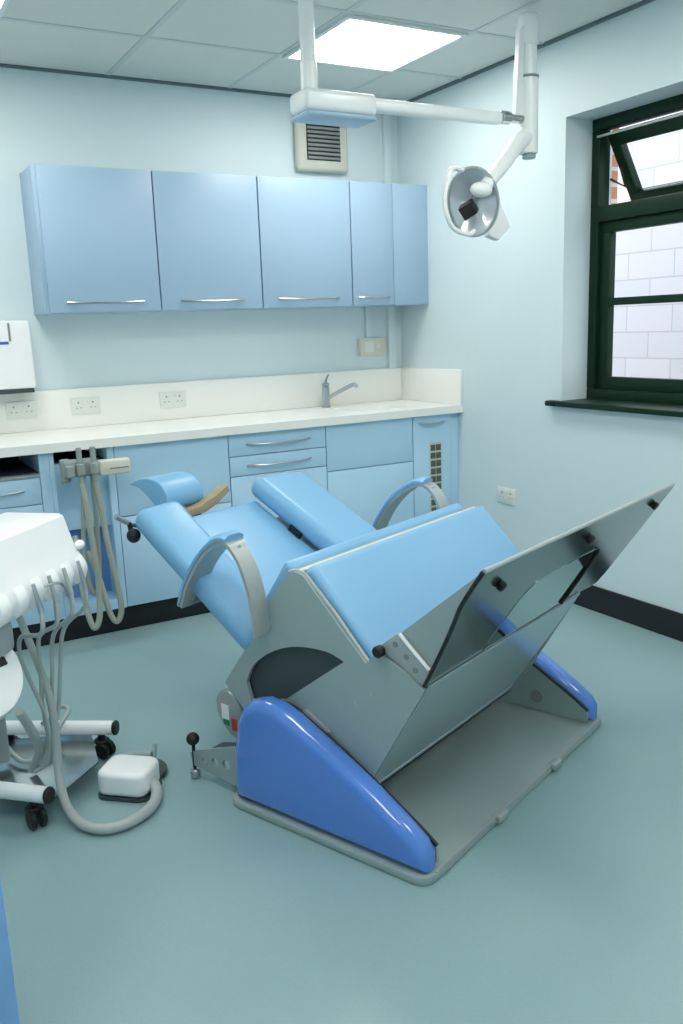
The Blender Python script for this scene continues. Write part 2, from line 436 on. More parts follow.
# F
t = thing('base_cabinet', 'narrow blue base cabinet with vent grille beside the window wall', 'cabinet', ((xF+xG)/2, -.3, 0), 0, 'blue base cabinets')
carcass(xF, xG, t)
d = front(xF, xG, z0, z1, 'door', t)
link('handle', bow_handle(-.285, -.11, FY, .853), 'chrome', d)
bm = NB()
for k in range(9):
    za = .33+k*.045; box(bm, -.205, -.172, FY-.004, FY-.0002, za, za+.034, .001); box(bm, -.168, -.135, FY-.004, FY-.0002, za, za+.034, .001)
g = link('vent_grille', bm, mat('grille slot', (92,98,84), .5), d)
bm = NB(); box(bm, -.21, -.13, FY-.0022, FY-.0001, .322, .738); link('grille_plate', bm, 'fan', g)
tag(link('end_filler', box(NB(), xG+.0005, -.001, FY+.008, -.04, z0, z1-.001, .001), 'cabb'), 'blue filler strip between vented cabinet and window wall', 'panel')

# ------------------------------------------------------------------ worktop with sink
t = thing('worktop', 'long white worktop with integral upstand and sink', 'worktop', (-1.5, -.3, .9))
def rrect(x0, x1, y0, y1, r, n=5):
    out = []
    for cx, cy, a0 in ((x1-r, y1-r, 0), (x0+r, y1-r, PI/2), (x0+r, y0+r, PI), (x1-r, y0+r, 1.5*PI)):
        for k in range(n+1):
            a = a0+PI/2*k/n; out.append((cx+r*math.cos(a), cy+r*math.sin(a)))
    return out
hole = rrect(-.62, -.24, -.46, -.17, .07)
top = [(-3.0, -.613), (-.001, -.613), (-.001, -.001), (-3.0, -.001)]
bm = prism(NB(), top, XY, .894, .935, holes=[hole])
link('counter_slab', bm, 'top', t)
bm = NB(); h2 = rrect(-.59, -.27, -.44, -.19, .06)
va = [bm.verts.new((x, y, .934)) for x, y in hole]; vb = [bm.verts.new((x, y, .79)) for x, y in h2]
n = len(va)
for k in range(n): bm.faces.new((va[k], va[(k+1) % n], vb[(k+1) % n], vb[k]))
bm.faces.new(vb); link('sink_bowl', bm, 'top', t)
bm = NB(); box(bm, -3.0, -.001, -.02, -.001, .9352, 1.132, .003); box(bm, -.02, -.001, -.613, -.0202, .9352, 1.132, .003)
link('upstand', bm, 'top', t)

t = thing('mixer_tap', 'chrome single-lever mixer tap standing at the worktop sink', 'tap', (-.60, -.10, .935))
bm = NB(); cyl(bm, (-.60, -.10, .935), (0, 0, 1), .026, .006, 24); cyl(bm, (-.60, -.10, .941), (0, 0, 1), .021, .115, 24, .003)
link('body', bm, 'chrome', t)
bm = NB(); tube(bm, [(-.595, -.105, .985), (-.55, -.15, 1.02), (-.49, -.21, 1.06), (-.475, -.225, 1.062), (-.468, -.232, 1.048)], .0115, 12, 4)
link('spout', bm, 'chrome', t)
bm = NB(); cyl(bm, (-.60, -.10, 1.056), (0, 0, 1), .022, .022, 24, .006); tube(bm, [(-.60, -.10, 1.072), (-.585, -.085, 1.095), (-.55, -.05, 1.12)], [.007, .004], 8)
link('lever', bm, 'chrome', t)

# ------------------------------------------------------------------ sockets
def socket(loc, wall, label, group):
    t = thing('double_socket', label, 'socket', loc, 0 if wall == 'back' else PI/2*-1, group)
    def P(name, bm, m): link(name, bm, m, t, world=False)
    P('plate', box(NB(), -.073, .073, -.009, -.0005, -.043, .043, .004), 'sock')
    for s in (-1, 1):
        bm = NB(); x = s*.036
        box(bm, x-.004, x+.004, -.0098, -.0088, .012, .022); box(bm, x-.015, x-.008, -.0098, -.0088, -.012, -.007); box(bm, x+.008, x+.015, -.0098, -.0088, -.012, -.007)
        P('pin_holes', bm, 'sockpin')
    for s in (-1, 1):
        x = s*.014; P('switch', box(NB(), x-.006, x+.006, -.0125, -.0085, .012, .032, .0015), 'sock')
socket((-2.276, -.02, 1.045), 'back', 'white double socket on the upstand below the paper dispenser, leftmost of three', 'sockets on the worktop upstand')
socket((-1.960, -.02, 1.044), 'back', 'white double socket on the upstand above the suction hoses, middle of three', 'sockets on the worktop upstand')
socket((-1.495, -.02, 1.041), 'back', 'white double socket on the upstand above the chair headrest, rightmost of three', 'sockets on the worktop upstand')
socket((0, -.995, .47), 'right', 'white double socket low on the bare window wall', None)
t = thing('fused_switch', 'cream fused switch box on the wall above the tap', 'switch', (-.23, 0, 1.265))
link('box', box(NB(), -.318, -.14, -.035, -.0005, 1.214, 1.318, .005), 'cream', t)
bm = NB(); box(bm, -.29, -.225, -.038, -.0345, 1.235, 1.298, .002); link('switch_plate', bm, 'sock', t)
bm = NB(); box(bm, -.20, -.185, -.04, -.0345, 1.255, 1.28, .002); link('rocker', bm, 'sock', t)
bm = NB(); box(bm, -.262, -.232, -.02, -.0005, 1.3185, 1.499, .002); link('conduit', bm, 'wall', t)
# paper towel dispenser
t = thing('paper_dispenser', 'white paper towel dispenser on the wall at the left edge', 'dispenser', (-2.38, 0, 1.14))
link('cover', box(NB(), -2.56, -2.213, -.14, -.001, 1.155, 1.475, .012, 3), 'white', t)
bm = NB(); box(bm, -2.55, -2.222, -.132, -.003, 1.134, 1.1545, .002); link('outlet_slot', bm, 'grey_dk', t)
bm = NB(); box(bm, -2.316, -2.306, -.1425, -.1395, 1.380, 1.465, .001); link('window_edge', bm, 'slat', t)
bm = NB(); box(bm, -2.50, -2.318, -.1425, -.1395, 1.366, 1.379, .001); link('blue_strip', bm, 'bluemark', t)
# extractor fan
t = thing('extractor_fan', 'beige square extractor fan high on the back wall', 'fan', (-.51, 0, 2.37))
link('housing', box(NB(), -.692, -.362, -.05, -.0005, 2.24, 2.545, .025, 4), 'fan', t)
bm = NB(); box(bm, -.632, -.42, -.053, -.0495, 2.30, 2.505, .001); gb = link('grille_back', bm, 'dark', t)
bm = NB()
for k in range(9):
    za = 2.305+k*.0222; box(bm, -.628, -.424, -.061, -.0532, za, za+.014, .002)
link('grille', bm, 'slat', t)

# ------------------------------------------------------------------ suction hose holder on the bay
t = thing('suction_hose_holder', 'grey holder with looped suction hoses hung on the blue bay', 'hose holder', (-2.15, -.66, .8))
bm = NB(); box(bm, -2.245, -2.095, -.73, -.67, .79, .865, .012, 3); cyl(bm, (-2.235, -.70, .77), (0, 0, 1), .022, .1, 16, .004)
box(bm, -2.2, -2.13, -.67, -.545, .80, .84, .004)
link('holder_block', bm, 'holder', t)
link('holder_arm', box(NB(), -2.094, -1.955, -.735, -.685, .785, .852, .008, 3), 'cream', t)
bm = NB(); box(bm, -2.05, -1.965, -.7372, -.7345, .812, .817); link('arm_groove', bm, 'slat', t)
for x, zc in ((-2.178, .80), (-2.118, .80), (-2.222, .795)):
    bm = NB(); cyl(bm, (x, -.742, zc), (0, .05, 1), .020, .05, 16, .004); link('handpiece_clip', bm, 'holder', t)
for x in (-2.178, -2.118):
    bm = NB(); cyl(bm, (x, -.742, .76), (0, .05, 1), .0125, .16, 14, .003); link('suction_handpiece', bm, 'holder', t)
hs = [[(-2.178, -.742, .765), (-2.170, -.75, .66), (-2.158, -.75, .47), (-2.150, -.745, .30), (-2.158, -.74, .15), (-2.185, -.735, .10), (-2.205, -.72, .18), (-2.215, -.68, .38), (-2.20, -.60, .50)],
      [(-2.118, -.742, .765), (-2.105, -.745, .62), (-2.088, -.745, .44), (-2.062, -.74, .26), (-2.056, -.735, .16), (-2.078, -.73, .108), (-2.105, -.72, .15), (-2.128, -.68, .30), (-2.15, -.60, .42)],
      [(-2.16, -.70, .79), (-2.178, -.70, .60), (-2.190, -.70, .42), (-2.175, -.70, .28), (-2.150, -.70, .25), (-2.128, -.70, .36), (-2.122, -.70, .55), (-2.122, -.70, .79)]]
for k, p in enumerate(hs):
    bm = NB(); tube(bm, p, .0135 if k < 2 else .010, 12, 6); link('suction_hose', bm, 'hosetan', t)

# ------------------------------------------------------------------ operating light
t = thing('operating_light', 'white ceiling-hung dental operating light with jointed arm', 'lamp', (-1.44, -1.6, HC))
yl = -1.6
bm = NB(); cyl(bm, (-1.437, yl, 2.22), (0, 0, 1), .027, HC-2.221, 24); cyl(bm, (-1.437, yl, 2.22), (0, 0, 1), .031, .10, 24, .004)
link('ceiling_pole', bm, 'whitelamp', t)
bm = NB(); box(bm, -1.485, -1.185, yl-.06, yl+.075, 2.148, 2.222, .018, 4); link('pivot_housing', bm, 'whitelamp', t)
bm = NB(); box(bm, -1.480, -1.19, yl-.062, yl+.077, 2.128, 2.1475, .012, 3); link('housing_trim', bm, 'trimblue', t)
bm = NB(); box(bm, -1.186, -.56, yl-.025, yl+.025, 2.172, 2.220, .016, 4, None); link('horizontal_arm', bm, 'whitelamp', t)
bm = NB(); cyl(bm, (-.56, yl, 2.203), (1, 0, 0), .026, .05, 20, .006); cyl(bm, (-.512, yl, 2.203), (1, 0, 0), .018, .08, 16)
link('arm_joint', bm, 'steel', t)
bm = NB(); cyl(bm, (-.41, yl, 2.07), (0, 0, 1), .040, .30, 28, .004); cyl(bm, (-.412, yl, 2.37), (0, 0, 1), .034, .12, 28); cyl(bm, (-.413, yl, 2.488), (0, 0, 1), .041, .115, 28, .006)
link('spring_column', bm, 'whitelamp', t)
bm = NB(); cyl(bm, (-.41, yl, 2.362), (0, 0, 1), .0415, .010, 28); link('column_ring', bm, 'slat', t)
bm = NB(); prism(bm, [(-.47, 2.54), (-.447, 2.56), (-.447, 2.20), (-.49, 2.20)], XZ, yl-.012, yl+.012); link('column_fin', bm, 'whitelamp', t)
bm = NB(); cyl(bm, (-.405, yl, 2.052), (0, 0, 1), .028, .019, 20, .003); link('column_cap', bm, 'grey', t)
bm = NB(); tube(bm, [(-.425, yl, 2.13), (-.467, yl-.01, 2.115), (-.521, yl-.03, 2.07), (-.617, yl-.055, 1.985), (-.70, yl-.075, 1.918)], [.040, .026], 14, 4); ball(bm, (-.722, yl-.08, 1.905), .040, (1.3, .7, .75))
prism(bm, [(-.50, 2.085), (-.432, 2.17), (-.395, 2.10), (-.43, 2.072)], XZ, yl-.022, yl+.022, .006, 2)
link('lamp_arm', bm, 'whitelamp', t)
# reflector: dish facing left / down and toward the chair
cc = Vector((-.708, yl-.01, 1.868)); fd = Vector((-.66, -.66, -.36)).normalized()
mr = axis_m(cc, fd, (0, 0, 1))
def dish(rx, ry, depth, off, seg=32, rings=8):
    bm = NB(); b = bmesh.new(); R = []
    for i in range(rings+1):
        s = i/rings*.999+.001
        R.append([b.verts.new((rx*s*math.cos(2*PI*k/seg), ry*s*math.sin(2*PI*k/seg), off-depth*(1-s*s))) for k in range(seg)])
    for i in range(rings):
        for k in range(seg): b.faces.new((R[i][k], R[i][(k+1) % seg], R[i+1][(k+1) % seg], R[i+1][k]))
    b.faces.new(R[0])
    merge(bm, b, mr); return bm
link('reflector_shell', dish(.10, .135, .075, .0), 'whitelamp', t)
link('reflector', dish(.096, .131, .070, .003), 'bulb', t)
bm = NB(); P0 = [mr @ Vector((.10*math.cos(a), .135*math.sin(a), .004)) for a in [2*PI*k/32 for k in range(33)]]
tube(bm, P0, .007, 8, 0, False); link('reflector_rim', bm, 'grey_lt', t)
bm = NB(); box(bm, -.03, .03, -.028, .028, .035, .095, .006, 2, mr @ Matrix.Translation((-.012, -.012, 0)) @ Matrix.Rotation(.5, 4, 'Z')); link('bulb_cover', bm, 'blk', t)
bm = NB(); box(bm, -.012, .012, -.012, .012, -.066, .019, .003, 2, mr); link('bulb_stem', bm, 'grey_lt', t)
bm = NB(); tube(bm, [(-.80, -1.66, 1.978), (-.872, -1.69, 1.975), (-.905, -1.70, 1.93), (-.918, -1.70, 1.86), (-.905, -1.70, 1.795), (-.865, -1.69, 1.752), (-.79, -1.68, 1.735), (-.74, -1.655, 1.75)], .010, 10, 5); link('handle_loop', bm, 'white', t)
bm = NB(); prism(bm, [(-.60, 1.90), (-.555, 1.875), (-.50, 1.775), (-.565, 1.722), (-.62, 1.74)], XZ, -1.60, -1.56, .008, 3); link('rear_housing', bm, 'whitelamp', t)

# ------------------------------------------------------------------ dental chair (tilting wheelchair platform)
O = Vector((-1.925, -2.951, 0)); RZ = math.radians(22)
ch = thing('dental_chair', 'blue upholstered tilting dental chair on a grey wheelchair platform', 'dental chair', O, RZ)
def K(name, bm, m, parent=None, label=None, angle=38):
    o = link(name, bm, m, parent or ch, world=False, angle=angle)
    if label: o['label'] = label
    return o
# base tray
bm = NB()
prism(bm, rrect(-.008, 1.144, -.012, .70, .045), XY, .001, .024, .004, 2)
base = K('base_tray', bm, 'tray')
bm = NB(); box(bm, .04, 1.10, -.0115, -.003, .0242, .0275, .001); K('tray_lip', bm, 'grey_lt', base)
for u in (.375, .735):
    bm = NB(); box(bm, u-.026, u+.026, -.026, .001, .010, .031, .004, 3); K('ramp_clip', bm, 'grey_lt', base)
# pods
pod = [(v+.007 if v < .1 else v+.004, .026+(z-.026)*.945) for v, z in [(.678, .026), (.672, .20), (.655, .285), (.625, .345), (.585, .375), (.54, .386), (.49, .379), (.44, .360), (.36, .318), (.26, .264), (.16, .207), (.07, .150), (.015, .108), (-.004, .075), (-.004, .026)]]
pod_in = [(.66, .026), (.655, .20), (.61, .295), (.54, .330), (.48, .327), (.36, .270), (.26, .215), (.16, .158), (.06, .098), (.014, .066), (.014, .026)]
for i, (a, b, la, lb) in enumerate(((0, .078, .0785, .0865), (1.058, 1.136, 1.0495, 1.0575))):
    bm = NB(); prism(bm, pod, VZ, a, b, .034, 6); p = K('side_pod', bm, 'pod', base, None, 50)
    bm = NB(); prism(bm, pod_in, VZ, la, lb); K('pod_liner', bm, 'tray', p)
    bm = NB(); tube(bm, [((la+lb)/2, v, z+.004) for v, z in pod_in[2:10]], .006, 8, 2); K('edge_strip', bm, 'blk', p)
    if i == 1:
        bm = NB(); cyl(bm, (la-.004, .205, .078), (1, 0, 0), .022, .0035, 20); K('badge_disc', bm, 'slat', p)
# side panels
side = [(.452, .728), (.480, .732), (.508, .724), (.584, .631), (.655, .512), (.79, .334), (.71, .258), (.58, .10), (.30, .085), (.257, .15), (.06, .49), (.152, .548), (.193, .57), (.241, .514)]
holeD = smooth2([(.696, .357), (.66, .42), (.58, .478), (.487, .512), (.38, .52), (.316, .504)], 5, False)+[(.544, .335), (.679, .302)]
for a, b in ((.100, .112), (1.024, 1.036)):
    bm = NB(); prism(bm, side, VZ, a, b, holes=[holeD]); sp = K('side_panel', bm, 'grey')
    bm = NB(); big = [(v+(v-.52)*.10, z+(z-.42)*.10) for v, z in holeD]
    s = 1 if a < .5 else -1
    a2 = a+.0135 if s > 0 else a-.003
    prism(bm, big, VZ, a2 + (.004 if s > 0 else -.004), a2+(.006 if s > 0 else -.002)); K('hole_shade_sheet', bm, 'grey_dk', sp)  # added dark sheet, stands in for the unlit hollow behind the hole
low = [(.515, .316), (.241, .511), (.193, .562), (.155, .544), (.048, .490), (.249, .146), (.30, .09), (.45, .09)]
bm = NB(); prism(bm, low, VZ, .089, .0995); lp = K('lower_side_plate', bm, 'grey')
for v, z in ((.215, .44), (.27, .40)):
    bm = NB(); cyl(bm, (.0885, v, z), (-1, 0, 0), .006, .002, 12); K('screw_head', bm, 'grey_lt', lp)
bm = NB(); prism(bm, [(.47, .322), (.445, .338), (.362, .293), (.385, .276)], VZ, .082, .0885, .002, 2); K('side_bracket', bm, 'grey_lt', lp)
bm = NB(); low2 = [(v, z) for v, z in low]; prism(bm, low2, VZ, 1.0365, 1.046); K('lower_side_plate', bm, 'grey')
# light edge beading along the seat front of the near panel
bm = NB(); tube(bm, [(.112, .510, .726), (.112, .480, .733), (.112, .452, .728), (.112, .35, .632), (.112, .243, .517)], .006, 8); K('edge_bead', bm, 'grey_lt')
bm = NB(); tube(bm, [(.112, .478, .730), (1.09, .478, .730)], .007, 8); K('seat_top_bead', bm, 'cream')
# inner shell: back sheet and under sheet
bm = NB(); prism(bm, [(.505, .733), (.655, .505), (.785, .333), (.775, .325), (.645, .497), (.493, .728)], VZ, .1125, 1.0235); K('back_sheet', bm, 'grey')
# lumbar roll behind the seat top
d = Vector((0, .60-.495, .60-.752)).normalized(); nrm = Vector((0, -d.z, d.y)).normalized()
mm = Matrix((Vector((1, 0, 0)), d, nrm)).transposed().to_4x4(); mm.translation = Vector((.575, .551, .667))
bm = NB(); box(bm, -.458, .492, -.085, .09, -.012, .036, .018, 4, mm); K('lumbar_pad', bm, 'uph')
# seat cushion
sd = Vector((0, -.235, -.236)).normalized(); sn = Vector((0, -.236, .235)).normalized()*1
sn = Vector((0, sd.z, -sd.y)); sn = sn if sn.z > 0 else -sn
ms = Matrix((Vector((1, 0, 0)), sd, sn)).transposed().to_4x4(); ms.translation = Vector((.571, .335, .600))
bm = NB(); box(bm, -.445, .525, -.188, .185, -.05, .030, .026, 5, ms); K('seat_cushion', bm, 'uph')
# kick plate
kd = Vector((0, .05-.262, .5-.15)); kn = Vector((0, -kd.z, kd.y)).normalized()
bm = NB()
def quadslab(bm, pts, thick):
    pts = [Vector(p) for p in pts]; n = (pts[1]-pts[0]).cross(pts[3]-pts[0]).normalized()
    a = [bm.verts.new(p) for p in pts]; b = [bm.verts.new(p-n*thick) for p in pts]
    m = len(pts)
    bm.faces.new(a); bm.faces.new(b[::-1])
    for k in range(m): bm.faces.new((a[k], b[k], b[(k+1) % m], a[(k+1) % m]))
    return bm
quadslab(bm, [(.099, .256, .146), (.95, .256, .146), (1.0235, .043, .500), (.099, .043, .500)], -.006); K('kick_plate', bm, 'kick')
bm = NB(); tube(bm, [(.099, .257, .138), (.955, .257, .138)], .008, 10); K('bottom_rod', bm, 'chrome')
bm = NB(); tube(bm, [(.113, .272, .122), (.955, .272, .122)], .010, 10); K('rod_seal', bm, 'blk')
# foot plate
f0 = Vector((0, .042, .504)); fdv = Vector((0, -.232, .351)).normalized(); fn = Vector((0, -fdv.z, fdv.y))
fn = fn if fn.y < 0 else -fn
mf = Matrix((Vector((1, 0, 0)), fdv, fn)).transposed().to_4x4(); mf.translation = f0
near = smooth2([(-.048, .434), (-.044, .335), (-.012, .262), (.020, .185), (.055, .09), (.085, -.004)], 4, False)
poly = near+[(.126, -.006), (1.07, -.012), (1.15, -.022), (1.195, -.015), (1.214, .02), (1.252, .385), (1.250, .402), (1.235, .408)]
bm = NB(); prism(bm, poly, lambda p, q, a: (p, q, a), -.008, 0, mtx=mf); fp = K('foot_plate', bm, 'mirror_dk')
ins = [(.365, .004)]+[(.365+.09*(1-math.cos(a)), .165+.098*math.sin(a)) for a in [PI/2*k/8 for k in range(9)]]+[(.80, .255), (.835, .245), (.845, .20), (.862, .004)]
bm = NB(); prism(bm, ins, lambda p, q, a: (p, q, a), .0002, .0018, mtx=mf); pi_ = K('polished_insert', bm, 'mirror', fp, 'polished lighter window-shaped insert')
bm = NB(); tube(bm, [mf @ Vector((.835, .245, .004)), mf @ Vector((.847, .20, .004)), mf @ Vector((.864, .006, .004))], .006, 8); K('insert_seal', bm, 'blk', fp)
for u in (.102, .616, 1.134):
    bm = NB(); cyl(bm, mf @ Vector((u, .353, 0.0002)), fn, .013, .016, 16, .003); K('rubber_stop', bm, 'blk', fp)
bm = NB(); tube(bm, [mf @ Vector((p, q, -.004)) for p, q in near], .0055, 8); K('edge_strip', bm, 'blk', fp)
bm = NB(); tube(bm, [mf @ Vector((-.044, .436, -.004)), mf @ Vector((1.235, .410, -.004))], .006, 8); K('top_edge', bm, 'grey_lt', fp)
# cheek between seat and foot plate
cheek = [(.135, .60), (.122, .628), (-.10, .812), (-.115, .806), (-.09, .74), (.02, .575), (.055, .50), (.07, .51)]
for a, b in ((.103, .111), (1.026, 1.034)):
    bm = NB(); prism(bm, cheek, VZ, a, b); K('foot_plate_cheek', bm, 'grey')
brk = [(.193, .575), (.13, .625), (.115, .618), (.032, .545), (.05, .502), (.07, .506), (.15, .556)]
bm = NB(); prism(bm, brk, VZ, .089, .1025, .002, 2); bk = K('hinge_bracket', bm, 'grey_lt')
for v, z in ((.135, .595), (.102, .568), (.075, .538)):
    bm = NB(); cyl(bm, (.0888, v, z), (-1, 0, 0), .008, .002, 14); K('bracket_hole', bm, 'slat', bk)
bm = NB(); tube(bm, [(.088, .122, .626), (.088, .085, .592), (.088, .034, .548)], .005, 8); K('bracket_edge', bm, 'white', bk)
bm = NB(); cyl(bm, (.0885, .180, .570), (-1, 0, 0), .016, .024, 20, .004); K('locking_knob', bm, 'blk', bk)
# armrests
arm = smooth2([(.592, .540), (.598, .625), (.620, .708), (.654, .768), (.698, .794), (.752, .776), (.825, .718), (.888, .630), (.918, .560)], 5, False)
def strip(u0, u1, path, t0, t1):
    n = len(path); outs = []
    for tt in (t0, t1):
        L_ = []
        for i in range(n):
            a = Vector(path[max(i-1, 0)]); b = Vector(path[min(i+1, n-1)]); d = (b-a).normalized()
            L_.append((path[i][0]-d.y*tt, path[i][1]+d.x*tt))
        outs.append(L_)
    return outs[0]+outs[1][::-1]
def arm_loft(bm, path, ua, ub, t0, t1, bev=0.):
    """bent strip whose width in u changes along the path"""
    n = len(path); rings = []
    for i in range(n):
        a = Vector(path[max(i-1, 0)]); b = Vector(path[min(i+1, n-1)]); d = (b-a).normalized()
        p = Vector(path[i]); nn = Vector((-d.y, d.x)); k = i/(n-1)
        q0 = p+nn*t0; q1 = p+nn*t1; A = ua(k); B = ub(k); w = min(bev, (B-A)/3)
        sec = [(A, q0), (B, q0), (B, q0+(q1-q0)*.5), (B-w, q1), (A+w, q1), (A, q0+(q1-q0)*.5)] if bev else [(A, q0), (B, q0), (B, q1), (A, q1)]
        rings.append([bm.verts.new((u, v.x, v.y)) for u, v in sec])
    m = len(rings[0])
    for i in range(n-1):
        for k in range(m): bm.faces.new((rings[i][k], rings[i][(k+1) % m], rings[i+1][(k+1) % m], rings[i+1][k]))
    bm.faces.new(rings[0][::-1]); bm.faces.new(rings[-1]); return bm
def sst(k, a, b): t = max(0, min(1, (k-a)/(b-a))); return t*t*(3-2*t)
for sgn, off in ((1, 0.), (-1, 1.176)):
    if sgn > 0:
        ua = lambda k: .034+.026*sst(k, .35, .8); ub = lambda k: .096+.052*sst(k, .35, .7)
    else:
        ua = lambda k: 1.072-.012*sst(k, .35, .8); ub = lambda k: 1.134
    bm = NB(); arm_loft(bm, arm, ua, ub, 0, .011); ar = K('armrest', bm, 'armgrey')
    bm = NB(); sub = arm[19:]
    kk = lambda k: (19+k*(len(arm)-20))/(len(arm)-1)
    arm_loft(bm, sub, lambda k: ua(kk(k))-.003, lambda k: ub(kk(k))+.003, .0115, .031, .018); K('arm_pad', bm, 'uph', ar)
    for q in (17, 38):
        v, z = arm[q]; iu = (ua(q/40)+ub(q/40))/2; bm = NB()
        cyl(bm, (iu, v, z), (0, -.5, -.2) if q > 20 else (0, -.9, .3), .006, .006 if q > 20 else .014, 10); K('screw_head', bm, 'chrome', ar)
    bm = NB(); cyl(bm, (.095 if sgn > 0 else 1.075, .60, .555), (sgn, 0, 0), .022, .006 if sgn > 0 else .04, 16); K('arm_mount', bm, 'grey', ar)
# backrest
bs = Vector((0, .872, .489)); bh = Vector((0, -.489, .872))
def BK(u, v, z, tilt=0, roll=0):
    m = Matrix((Vector((1, 0, 0)), bs, bh)).transposed().to_4x4(); m.translation = Vector((u, v, z))
    return m @ Matrix.Rotation(tilt, 4, 'X') @ Matrix.Rotation(roll, 4, 'Y')
p0 = Vector((0, .60, .461))
def bpnt(s, h): return p0+bs*s+bh*h
q = bpnt(.33, -.035); bm = NB(); box(bm, -.21, .21, -.30, .315, -.035, .035, .018, 4, BK(.455, q.y, q.z)); K('back_cushion', bm, 'uph')
q = bpnt(.335, -.075); bm = NB(); box(bm, -.36, .36, -.27, .26, -.012, .003, .004, 2, BK(.56, q.y, q.z)); K('back_frame', bm, 'grey')
def wing(name, u, s, h, half, L0, L1, t0, t1, tilt, roll, bev):
    q = bpnt(s, h); bm = NB(); box(bm, -half, half, L0, L1, t0, t1, bev, 6, BK(u, q.y, q.z, tilt, roll)); return K(name, bm, 'uph')
wing('side_bolster', .180, .35, .004, .088, -.29, .32, -.036, .045, math.radians(6), math.radians(-4), .034)
wing('side_bolster', .79, .37, .035, .145, -.33, .32, -.04, .045, math.radians(-1), math.radians(4), .04)
q = bpnt(.42, .012); bm = NB(); box(bm, -.006, .006, -.03, .03, -.012, .012, .002, 2, BK(.648, q.y, q.z)); K('bolster_clip', bm, 'blk')
# headrest
hp = smooth2([(1.405, .872), (1.36, .895), (1.30, .902), (1.25, .892), (1.212, .858), (1.205, .82), (1.225, .795), (1.26, .80), (1.31, .835), (1.36, .865)], 3)
bm = NB(); prism(bm, hp, VZ, .278, .442, .022, 5); hr = K('headrest', bm, 'uph')
bm = NB(); tube(bm, [(.40, 1.25, .81), (.40, 1.23, .77), (.42, 1.12, .715)], .014, 10); K('headrest_stem', bm, 'grey_dk', hr)
m4 = BK(.45, 1.225, .788)
bm = NB(); prism(bm, [(-.12, -.018), (.0, -.016), (.06, .004), (.125, .04), (.115, .062), (.05, .035), (-.02, .012), (-.12, .005)], lambda p, q, a: (p, a, q), -.02, .02, .003, 2, mtx=Matrix.Translation((.415, 1.19, .786))); K('headrest_lever', bm, 'brown')
bm = NB(); tube(bm, [(.055, 1.20, .822), (.085, 1.195, .800), (.13, 1.18, .778), (.30, 1.12, .72)], .009, 10, 3); rl = K('release_rod', bm, 'chrome')
bm = NB(); cyl(bm, (.098, 1.19, .795), (0, -.2, -1), .008, .03, 10); ball(bm, (.100, 1.175, .752), .023, (1, 1, 1.05)); K('release_knob', bm, 'blk', rl)
# rear motor cover with stickers, stabiliser
bm = NB(); prism(bm, smooth2([(.78, .13), (.83, .12), (.885, .175), (.895, .235), (.86, .275), (.82, .265), (.77, .20)], 4), VZ, .15, .23, .008, 3); mc = K('motor_cover', bm, 'armgrey')
bm = NB(); box(bm, .1485, .1498, .835, .868, .175, .225); K('white_sticker', bm, 'white', mc)
bm = NB(); box(bm, .1485, .1498, .835, .862, .155, .174); K('green_sticker', bm, 'sticker_g', mc)
bm = NB(); box(bm, .1485, .1498, .80, .825, .145, .185); K('red_sticker', bm, 'sticker_r', mc)
bm = NB(); tube(bm, [(.23, .83, .20), (.56, .82, .20), (.90, .83, .20)], .035, 14); K('pivot_axle', bm, 'grey_dk')
bm = NB(); box(bm, .30, .84, .35, .80, .026, .20, .02, 3); K('lift_mechanism', bm, 'grey_dk')
holes3 = [[(v+.013*r*math.cos(2*PI*k/12), z+.013*r*math.sin(2*PI*k/12)) for k in range(12)] for v, z, r in ((.85, .075, .8), (.80, .085, 1.1), (.75, .09, 1.3))]
bm = NB(); prism(bm, [(.70, .030), (.905, .045), (.915, .085), (.89, .098), (.70, .165)], VZ, .045, .055, holes=holes3)
box(bm, .045, .085, .70, .905, .098, .102, 0, 1, None) if False else None
st = K('stabiliser_bracket', bm, 'grey')
bm = NB(); prism(bm, [(.70, .150), (.82, .118), (.82, .124), (.70, .157)], VZ, .056, .10); K('bracket_flange', bm, 'grey_dk', st)
bm = NB(); cyl(bm, (.05, .902, .001), (0, 0, 1), .016, .03, 16, .004); K('levelling_foot', bm, 'chrome', st)
bm = NB(); cyl(bm, (.05, .902, .031), (0, 0, 1), .006, .085, 10); ball(bm, (.05, .902, .133), .021); K('ball_knob', bm, 'blk', st)

# ------------------------------------------------------------------ delivery cart
cx, cy = -2.70, -1.93
ct_ = thing('dental_cart', 'white mobile dental cart with hanging instrument hoses', 'dental cart', (cx, cy, 0))
p0h = Vector((-2.53, -2.044, 0)); e1 = Vector((-.677, -.736, 0)); e2 = Vector((-.72, .69, 0)).normalized(); nout = -e2
mh = Matrix((e1, nout, Vector((0, 0, 1)))).transposed().to_4x4(); mh.translation = p0h   # local: x along front edge, y outward, z up
prof = smooth2([(0, .893), (.018, .835), (.03, .80), (.045, .765), (.045, .735), (.03, .705), (.02, .69)], 4, False)
headp = prof+[(-.19, .70), (-.20, .89), (-.185, .90), (-.012, .90)]
bm = NB(); prism(bm, headp, lambda p, q, a: (a, p, q), 0, .42, .006, 2, mtx=mh); hd = link('instrument_head', bm, 'white', ct_)
# ribs between the instrument rests
bm = NB()
for k in range(6):
    x = .016+k*.075
    b = bmesh.new()
    prism(bm, smooth2([(.015, .80), (.035, .785), (.056, .75), (.052, .718), (.035, .70), (.015, .75)], 4), lambda p, q, a: (a, p, q), x-.022, x+.022, .012, 4, mtx=mh)
link('instrument_rest', bm, 'white', hd)
bm = NB(); ball(bm, (-.010, .035, .805), .014, (1.3, 1, 1), mh); link('end_knob', bm, 'white', hd)
bm = NB(); box(bm, .30, .60, -.18, .01, .60, .69, .02, 3, mh); link('lower_housing', bm, 'grey_lt', hd)
